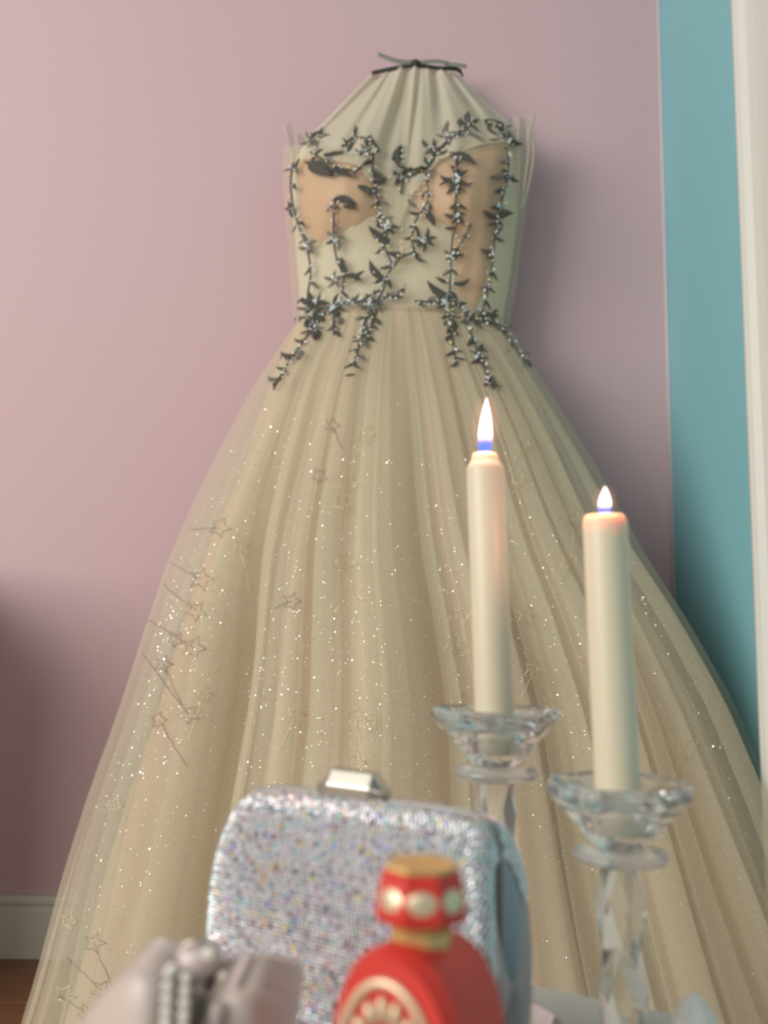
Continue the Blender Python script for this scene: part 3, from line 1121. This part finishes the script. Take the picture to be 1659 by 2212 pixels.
def candle(b, z0, px_top, py_top, depth, r, shouldered, fl_h, fl_r, label):
    """z0: height of the candle's bottom above the candlestick's base point"""
    bot = b + Vector((0, 0, z0))
    topw = at(px_top, py_top, depth)
    h = topw.z - bot.z
    lean = ((topw.x - bot.x) / h, 0.0)
    t = thing('candle', label, 'candle', bot, 'ivory candles')
    if shouldered:
        pr = [(r * 0.99, 0), (r, 0.004), (r, h - 0.0085), (r * 0.97, h - 0.0072), (r * 0.80, h - 0.0050), (r * 0.70, h - 0.0030), (r * 0.67, h - 0.0012), (r * 0.60, h - 0.0002), (r * 0.35, h - 0.0005), (r * 0.12, h - 0.0008)]
    else:
        pr = [(r * 0.99, 0), (r, 0.004), (r, h - 0.0045), (r * 0.985, h - 0.0028), (r * 0.93, h - 0.0012), (r * 0.86, h - 0.0003), (r * 0.78, h - 0.0005), (r * 0.40, h - 0.0011), (r * 0.15, h - 0.0003)]
    v, f = lathe_vf(pr, 40, bot, lean=lean)
    build('wax_body', v, f, 'wax', t)
    tip = bot + Vector((lean[0] * h, 0, h))
    fz = 0.0012
    wl = fl_h * 0.22 + 0.0015
    w = build('wick', *tube_vf(smooth_pts([tip + Vector((0, 0, -0.001)), tip + Vector((0.0002, 0, wl * 0.6)), tip + Vector((0.0006, 0, wl))], 5), 0.0005, 6), 'wick', t)
    pr = []
    for i in range(17):
        q = i / 16
        rr = fl_r * (math.sin(math.pi * min(1.0, (q * 0.86 + 0.14)) ** 0.72) ** 0.9)
        rr = fl_r * (1 - abs(2 * min(1, (q + 0.16) / 1.16) ** 0.62 - 1) ** 2.2) if q < 1 else 0.0001
        pr.append((max(rr, 0.0001), fz + fl_h * q))
    v, f = lathe_vf(pr, 20, tip, lean=(0.035, 0))
    build('flame', v, f, 'flame', t)
    # glowing shell added around the flame to imitate a soft halo
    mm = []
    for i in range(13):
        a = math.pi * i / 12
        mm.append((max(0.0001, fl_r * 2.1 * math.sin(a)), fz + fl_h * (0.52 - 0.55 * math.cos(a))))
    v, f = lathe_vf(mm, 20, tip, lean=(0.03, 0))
    build('flame_halo', v, f, 'halo_glow', t)
    l = bpy.data.lights.new('candle_light', 'POINT')
    l.energy = 0.42 * (fl_h / 0.02) ** 0.7
    l.color = (1.0, 0.44, 0.34)
    l.shadow_soft_size = fl_r
    o = bpy.data.objects.new('candle_light', l)
    COL.objects.link(o)
    o.parent = t
    o.location = tip + Vector((0.0, -0.0005, fl_h * 0.55)) - bot
    return t


D1, D2 = 0.472, 0.420
h1 = TABLE_Z
rim1 = at(1070, 1531, D1).z - TABLE_Z
rim2 = at(1338, 1688, D2).z - TABLE_Z
b1, z1 = candlestick(1072, D1, rim1, 'taller crystal candlestick behind the glittery clutch, holding the higher candle', math.radians(0))
b2, z2 = candlestick(1345, D2, rim2, 'shorter crystal candlestick at the right, holding the lower candle', math.radians(9))
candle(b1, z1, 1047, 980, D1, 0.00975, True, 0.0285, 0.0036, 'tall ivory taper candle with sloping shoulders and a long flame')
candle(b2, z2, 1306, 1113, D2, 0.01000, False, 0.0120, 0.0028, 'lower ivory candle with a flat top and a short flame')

# ================================================================== GLITTERY CLUTCH
BA, BB, BC = 0.0690, 0.028, 0.0605         # half length, half thickness, half height
bag_c = on_table(782, 0.405)
UB = (Matrix.Rotation(math.radians(-4.5), 3, 'Z') @ U)
NB = (Matrix.Rotation(math.radians(-4.5), 3, 'Z') @ N)
bag_c.z = TABLE_Z + BC + 0.0008
bag = thing('clutch_bag', 'silver box clutch covered in iridescent rhinestones with a metal clasp on top', 'bag', (bag_c.x, bag_c.y, TABLE_Z))
TILT = 0.06


def bag_world(s, n_, z):
    """length, thickness (positive towards the viewer) and height in metres from the middle of the bag"""
    z2 = z * math.cos(TILT) + n_ * math.sin(TILT) * -0.0
    return bag_c + UB * s + NB * n_ + Vector((0, 0, z2))


def bag_surf(s, th, grow=0.0):
    """s in -1..1 along the length, th angle: 0 = front, 90 = top"""
    k = (1 - abs(s) ** 6) ** (1 / 6) if abs(s) < 1 else 0
    kz = (1 - abs(s) ** 14) ** (1 / 14) if abs(s) < 1 else 0
    c, q = math.cos(th), math.sin(th)
    e = 2 / 2.7
    yy = math.copysign(abs(c) ** e, c)
    zz = math.copysign(abs(q) ** e, q)
    # ends lean inwards towards the top and the bottom
    a = BA * (1 - 0.085 * abs(zz) ** 2.2)
    return bag_world((a + grow) * s, (BB + grow) * yy * k, (BC + grow) * zz * (0.25 * k + 0.75 * kz))


def half_shell(name, th0, th1, matn, parent):
    def fn(u, w):
        s = math.sin((u - 0.5) * math.pi)
        return bag_surf(s, th0 + (th1 - th0) * w)
    v, f = grid_vf(fn, 56, 32)
    o = build(name, v, f, matn, parent)
    return o


front = half_shell('front_shell', math.radians(-89.7), math.radians(89.7), 'bag_base', bag)
back = half_shell('back_shell', math.radians(90.3), math.radians(269.7), 'bag_base', bag)
# metal frame between the two halves
ring = []
for i in range(97):
    u = i / 96
    s = math.sin((u - 0.5) * math.pi) * 0.9998
    ring.append(bag_surf(s, math.radians(90), 0.0006))
for i in range(1, 96):
    u = 1 - i / 96
    s = math.sin((u - 0.5) * math.pi) * 0.9998
    ring.append(bag_surf(s, math.radians(270), 0.0006))
ring.append(ring[0])
build('metal_frame', *tube_vf(ring, 0.0011, 8), 'pewter_dull', bag)
v, f = grid_vf(lambda u, w: bag_surf(math.sin((u - 0.5) * math.pi) * 0.93, math.radians(-78 + 28 * w), 0.0012), 40, 8)  # dark strip laid over the shell, painting the shadow on its underside
build('underside_shade', v, f, 'bag_shade', bag)
# clasp: a bevelled bar
cl = bag_surf(-0.09, math.radians(90), 0.0)
hl = 0.0165


def clasp_sec(s, hw, z0, z1, z2):
    o = cl + UB * s
    return [o + NB * hw + Vector((0, 0, z0)), o + NB * hw * 1.05 + Vector((0, 0, z1)), o + NB * hw * 0.45 + Vector((0, 0, z2)), o - NB * hw * 0.45 + Vector((0, 0, z2)), o - NB * hw * 1.05 + Vector((0, 0, z1)), o - NB * hw + Vector((0, 0, z0))]


secs = [clasp_sec(-hl, 0.0038, 0.0, 0.004, 0.0045), clasp_sec(-hl * 0.66, 0.0058, 0.0, 0.0052, 0.0115), clasp_sec(hl * 0.66, 0.0058, 0.0, 0.0052, 0.0115), clasp_sec(hl, 0.0038, 0.0, 0.004, 0.0045)]
v = [p for s in secs for p in s]
f = [(q * 6 + i, q * 6 + (i + 1) % 6, q * 6 + 6 + (i + 1) % 6, q * 6 + 6 + i) for q in range(3) for i in range(6)] + [tuple(range(6)), tuple(18 + i for i in range(6))]
bevel(build('clasp', v, f, 'pewter', bag, False), 0.0006, 2)
# rhinestones in rows
st = MB()
PAL = [(0.78, 0.75, 0.78), (0.80, 0.78, 0.80), (0.72, 0.70, 0.74), (0.76, 0.70, 0.78), (0.83, 0.80, 0.78), (0.70, 0.72, 0.72), (0.80, 0.74, 0.72)]
ACC = [(0.85, 0.72, 0.30), (0.35, 0.72, 0.78), (0.80, 0.48, 0.62), (0.45, 0.45, 0.88), (0.50, 0.78, 0.58), (0.85, 0.55, 0.38)]


def stone(p, t1, t2, nn, r, c):
    m = 6
    off = R(0, 1)
    ring_ = [p + (t1 * math.cos(2 * math.pi * (i + off) / m) + t2 * math.sin(2 * math.pi * (i + off) / m)) * r for i in range(m)]
    ctr = p + nn * r * 0.75 + (t1 * R(-0.25, 0.25) + t2 * R(-0.25, 0.25)) * r
    st.add(ring_ + [ctr], [(i, (i + 1) % m, m) for i in range(m)], c)


def even_angles(d0, d1, nrow):
    pts, tot = [], 0.0
    for k in range(2001):
        th = math.radians(d0 + (d1 - d0) * k / 2000)
        p = bag_surf(0.0, th)
        if pts:
            tot += (p - pts[-1][2]).length
        pts.append((th, tot, p))
    res, k = [], 0
    for i in range(nrow):
        while pts[k][1] < tot * i / (nrow - 1) - 1e-9:
            k += 1
        res.append(pts[k][0])
    return res


for sh, (d0, d1) in ((0, (-62, 86)), (1, (95, 150))):
    nrow = 80 if sh == 0 else 26
    angs = even_angles(d0, d1, nrow)
    for i in range(nrow):
        th = angs[i]
        s = -0.997
        while s < 0.997:
            p = bag_surf(s, th, 0.0004)
            p2 = bag_surf(min(s + 0.004, 0.999), th, 0.0004)
            p3 = bag_surf(s, th + 0.02, 0.0004)
            t1 = (p2 - p)
            ds = max(t1.length / 0.004, 0.01)
            t1.normalize()
            nn = (p3 - p).cross(t1)
            nn.normalize()
            if nn.dot(p - bag_c) < 0:
                nn = -nn
            t2 = nn.cross(t1)
            q = random.random()
            edge = abs(s) > 0.9
            lowz = (p.z - TABLE_Z) / (2 * BC)
            if edge and q < (0.5 if s < 0 else 0.15):
                c = (0.48, 0.68, 0.71)
            elif q < 0.10 + (0.10 if lowz < 0.45 else 0):
                c = random.choice(ACC)
            elif q < 0.24:
                c = (0.46, 0.44, 0.48)
            else:
                c = random.choice(PAL)
            if abs(math.sin(s * 46 + 1.5 * (i % 14))) > 0.985 and i % 7 == 0:
                c = (0.22, 0.18, 0.20)
            stone(p + nn * R(0, 0.0003), t1, t2, nn, 0.00098, c)
            s += 0.0019 / ds * R(0.92, 1.08)
so = st.out('rhinestones', 'rhinestone', bag, smooth=False)
so['kind'] = 'stuff'

# ================================================================== RED PERFUME BOTTLE
PB = on_table(908, 0.272)
perf = thing('perfume_bottle', 'red and gold perfume bottle with a faceted cap in front of the clutch', 'perfume bottle', PB)
YAW = math.radians(34)
pf = Vector((-math.sin(YAW), -math.cos(YAW), 0))     # the way the front face looks
pu = Vector((math.cos(YAW), -math.sin(YAW), 0))      # to the right along the front face
HB = at(905, 2022, 0.272).z - TABLE_Z                # height of the shoulder top
HWD, DEP = 0.0200, 0.0155
# outline of the front: straight sides closed by a round arch
def arch(w, h, rise, n=18):
    pts = [(-w, 0.0), (w, 0.0)]
    for i in range(n + 1):
        a = math.pi * i / n
        pts.append((w * math.copysign(abs(math.cos(a)) ** 0.92, math.cos(a)), h - rise + rise * math.sin(a) ** 0.95))
    return pts


def pw(u_, d, z):
    return PB + pu * u_ + pf * d + Vector((0, 0, z + 0.0003))


sec = []
for d, sc in ((-DEP, 0.86), (-DEP + 0.004, 1.0), (DEP - 0.004, 1.0), (DEP, 0.86)):
    ol = arch(HWD * sc, HB - (1 - sc) * 0.022, 0.0250)
    sec.append([pw(a, d, z) for a, z in ol])
n = len(sec[0])
v = [p for s in sec for p in s]
f = [(q * n + i, q * n + (i + 1) % n, q * n + n + (i + 1) % n, q * n + n + i) for q in range(3) for i in range(n)] + [tuple(range(n)), tuple(range(4 * n - 1, 3 * n - 1, -1))]
ob = bevel(build('bottle_body', v, f, 'red_lacquer', perf, False), 0.0012, 2)
# medallion on the front face
MC = (-0.0006, HB - 0.0345)
ma, mbb = 0.0158, 0.0262
ringp = [pw(MC[0] + ma * math.cos(a), DEP + 0.0006, MC[1] + mbb * math.sin(a)) for a in [2 * math.pi * i / 48 for i in range(49)]]
med = build('medallion', *tube_vf(ringp, 0.0013, 8), 'gold_pale', perf)
fil = MB()
for k in range(18):                 # rows of raised petals
    a = 2 * math.pi * (k + 0.5) / 18
    pts = [pw(MC[0] + ma * t * math.cos(a + 0.12 * t), DEP + 0.0006, MC[1] + mbb * t * math.sin(a + 0.12 * t)) for t in (0.60, 0.70, 0.80, 0.88)]
    fil.add(*tube_vf(pts, lambda t: 0.0019 * math.sin(math.pi * (0.12 + 0.80 * t)), 6))
for k in range(12):
    a = 2 * math.pi * k / 12
    pts = [pw(MC[0] + ma * t * math.cos(a), DEP + 0.0006, MC[1] + mbb * t * math.sin(a)) for t in (0.34, 0.42, 0.50, 0.56)]
    fil.add(*tube_vf(pts, lambda t: 0.0015 * math.sin(math.pi * (0.12 + 0.80 * t)), 6))
for k in range(8):
    a = 2 * math.pi * k / 8 + 0.2
    pts = [pw(MC[0] + 0.0045 * t * math.cos(a), DEP + 0.0006, MC[1] + 0.0075 * t * math.sin(a)) for t in (0.15, 0.4, 0.7, 1.0)]
    fil.add(*tube_vf(pts, lambda t: 0.0016 * math.sin(math.pi * (0.1 + 0.85 * t)), 6))
fil.out('filigree', 'gold_pale', med)
# collar and cap
CZ = HB - 0.0038
build('collar', *lathe_vf([(0.0088, 0.000), (0.0088, 0.0062), (0.0078, 0.0066), (0.0078, 0.0078)], 8, PB + Vector((0, 0, CZ)), math.radians(12)), 'gold', perf, False)
pr = [(0.0112, 0.0082), (0.0134, 0.0096), (0.0138, 0.0128), (0.0122, 0.0202), (0.0106, 0.0222)]
rot = math.radians(21)
cap = build('cap', *lathe_vf(pr, 8, PB + Vector((0, 0, CZ)), rot), 'red_lacquer', perf, False)
bevel(cap, 0.0005, 2)
build('cap_plate', *lathe_vf([(0.0106, 0.0223), (0.0104, 0.0236), (0.0092, 0.0240)], 8, PB + Vector((0, 0, CZ)), rot), 'gold', cap, False)
for k in range(8):
    a = rot + 2 * math.pi * (k + 0.5) / 8
    nrm = Vector((math.cos(a), math.sin(a), 0.2)).normalized()
    tt = Vector((-math.sin(a), math.cos(a), 0))
    uu = nrm.cross(tt)
    ctr = PB + Vector((0, 0, CZ + 0.0155)) + Vector((math.cos(a), math.sin(a), 0)) * 0.01215
    vv, ff = [], []
    for q, (sc, lift) in enumerate(((1.0, 0.0), (0.85, 0.0003))):
        for i in range(16):
            w = 2 * math.pi * i / 16
            vv.append(ctr + tt * 0.0042 * sc * math.cos(w) + uu * 0.0031 * sc * math.sin(w) + nrm * lift)
    ff = [(i, (i + 1) % 16, 16 + (i + 1) % 16, 16 + i) for i in range(16)] + [tuple(16 + i for i in range(16))]
    build('cap_emblem', vv, ff, 'gold_pale', cap)

# ================================================================== SATIN SHOE (lower left)
SD = 0.305
sh0 = on_table(400, SD)
shoe = thing('evening_shoe', 'mauve satin evening shoe with a rhinestone band beside the clutch', 'shoe', sh0)


def loft(rows, nu=16, closed=False):
    """rows of (px, py, depth) control points, smoothed both ways"""
    rr = []
    for r in rows:
        rr.append(smooth_pts([at(*p) for p in r], 6))
    cols = list(zip(*rr))
    dense = [smooth_pts(list(c), 6) for c in cols]
    nv, nw = len(dense[0]), len(dense)
    v = [dense[i][j] for j in range(nv) for i in range(nw)]
    f = [(j * nw + i, j * nw + i + 1, (j + 1) * nw + i + 1, (j + 1) * nw + i) for j in range(nv - 1) for i in range(nw - 1)]
    return v, f


S0 = SD
ZB = TABLE_Z + 0.001


def low(px, depth):
    p = on_table(px, depth)
    p.z += 0.002
    return (px, project(p)[1], depth)


# toe cap / vamp: rises from the lower left to the rounded top
v, f = loft([
    [(300, 2120, S0 + 0.030), (322, 2056, S0 + 0.026), (345, 2034, S0 + 0.020), (385, 2046, S0 + 0.014), (420, 2066, S0 + 0.018)],
    [(262, 2150, S0 + 0.022), (288, 2088, S0 + 0.010), (335, 2052, S0 + 0.000), (385, 2072, S0 - 0.002), (430, 2100, S0 + 0.010)],
    [(205, 2222, S0 + 0.018), (246, 2140, S0 + 0.002), (310, 2090, S0 - 0.012), (375, 2112, S0 - 0.012), (436, 2140, S0 + 0.004)],
    [(120, 2330, S0 + 0.012), (190, 2240, S0 - 0.008), (280, 2190, S0 - 0.022), (360, 2200, S0 - 0.022), (440, 2230, S0 - 0.002)],
    [low(60, S0 + 0.006), low(150, S0 - 0.018), low(260, S0 - 0.030), low(350, S0 - 0.030), low(440, S0 - 0.008)],
])
solidify(build('vamp', v, f, 'satin', shoe), 0.0012)
# gathered knot on top
kc = at(425, 2078, S0 - 0.004)
v, f = grid_vf(lambda u, w: kc + Vector((0.0078 * math.sin(math.pi * w) * math.cos(2 * math.pi * u) * (1 + 0.10 * math.sin(6 * math.pi * u)), 0.0060 * math.sin(math.pi * w) * math.sin(2 * math.pi * u), -0.0064 * math.cos(math.pi * w) - 0.0016 * math.sin(math.pi * w) * math.cos(2 * math.pi * u) * -1)), 36, 16, closed=True)
build('knot', v, f, 'satin_pink', shoe)
ls = smooth_pts([at(390, 2046, S0 - 0.008), at(420, 2034, S0 - 0.009), at(452, 2038, S0 - 0.009), at(464, 2062, S0 - 0.008)], 6)
build('wire_loop', *tube_vf(ls, 0.0006, 6), 'pewter', shoe)
# band of stones down the vamp
def stone_obj(px, py, d, r, parent):
    c = at(px, py, d)
    v, f = [], []
    pr = [(1.0, 0.0), (0.92, 0.35), (0.55, 0.65)]
    for q, (s, l) in enumerate(pr):
        for i in range(8):
            a = 2 * math.pi * i / 8
            v.append(c + Vector((r * s * math.cos(a), -r * l, r * s * math.sin(a))))
    f = [(q * 8 + i, q * 8 + (i + 1) % 8, q * 8 + 8 + (i + 1) % 8, q * 8 + 8 + i) for q in range(2) for i in range(8)] + [tuple(16 + i for i in range(8)), tuple(reversed(range(8)))]
    build('rhinestone', v, f, 'stone_clear', parent, False)
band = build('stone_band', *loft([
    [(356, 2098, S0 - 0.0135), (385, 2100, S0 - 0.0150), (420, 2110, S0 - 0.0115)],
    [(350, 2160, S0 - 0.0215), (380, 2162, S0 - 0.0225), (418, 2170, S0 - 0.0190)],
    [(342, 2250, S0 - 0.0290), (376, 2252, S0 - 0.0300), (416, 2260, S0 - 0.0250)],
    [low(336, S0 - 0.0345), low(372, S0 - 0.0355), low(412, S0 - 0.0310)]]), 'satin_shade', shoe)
for k in range(7):
    py = 2104 + k * 27
    d = interp(py, [(2098, S0 - 0.0180), (2160, S0 - 0.0255), (2260, S0 - 0.033)])
    for q, px in enumerate((364, 398)):
        stone_obj(px - k * 1.5 + (q % 2) * 3, py + (q % 2) * 10, d, 0.0017, band)
stone_obj(372, 2096, S0 - 0.017, 0.0021, band)
stone_obj(452, 2060, S0 - 0.0105, 0.0022, band)
stone_obj(482, 2110, S0 - 0.008, 0.0016, band)
# inner lining seen in the gap
v, f = loft([[(425, 2120, S0 + 0.026), (470, 2090, S0 + 0.030), (520, 2085, S0 + 0.030), (560, 2100, S0 + 0.026)],
             [(425, 2180, S0 + 0.022), (470, 2150, S0 + 0.026), (520, 2150, S0 + 0.026), (560, 2160, S0 + 0.024)],
             [low(425, S0 + 0.018), low(470, S0 + 0.022), low(520, S0 + 0.022), low(560, S0 + 0.02)]])
build('insole', v, f, 'shoe_lining', shoe)
# heel counter: a standing satin panel with piping along its front edge
v, f = loft([
    [(486, 2078, S0 + 0.004), (535, 2066, S0 - 0.004), (588, 2068, S0 - 0.003), (638, 2078, S0 + 0.012), (648, 2082, S0 + 0.024)],
    [(455, 2150, S0 - 0.002), (512, 2140, S0 - 0.012), (575, 2140, S0 - 0.010), (632, 2146, S0 + 0.008), (644, 2150, S0 + 0.022)],
    [(425, 2220, S0 - 0.008), (488, 2216, S0 - 0.018), (562, 2216, S0 - 0.015), (624, 2218, S0 + 0.004), (638, 2220, S0 + 0.020)],
    [low(400, S0 - 0.014), low(465, S0 - 0.024), low(550, S0 - 0.020), low(618, S0 + 0.0), low(634, S0 + 0.018)],
])
solidify(build('heel_counter', v, f, 'satin', shoe), 0.0012)
pp = smooth_pts([at(537, 2066, S0 - 0.0065), at(512, 2120, S0 - 0.0125), at(484, 2180, S0 - 0.0175), at(462, 2235, S0 - 0.0215), at(*low(445, S0 - 0.0255))], 6)
build('piping', *tube_vf(pp, 0.0017, 8), 'satin_pink', shoe)
pp = smooth_pts([at(500, 2075, S0 - 0.0005), at(476, 2130, S0 - 0.0065), at(450, 2190, S0 - 0.012), at(430, 2245, S0 - 0.0155)], 6)
build('piping', *tube_vf(pp, 0.0013, 8), 'satin_pink', shoe)

# ================================================================== FACETED CRYSTAL AT THE RIGHT
g = on_table(1500, 0.400)
gh = at(1500, 2148, 0.400).z - TABLE_Z
gt = thing('crystal_ornament', 'small pointed iridescent crystal ornament at the lower right edge of the table', 'ornament', g)
build('gem', *lathe_vf([(0.0085, 0.0035), (0.0128, 0.009), (0.0125, gh * 0.50), (0.0085, gh * 0.82), (0.0045, gh * 0.95), (0.0016, gh)], 8, g, 0.3), 'crystal_milky', gt, False)
build('pedestal', *lathe_vf([(0.0110, 0.0003), (0.0115, 0.0016), (0.0080, 0.0033)], 16, g), 'pewter', gt)
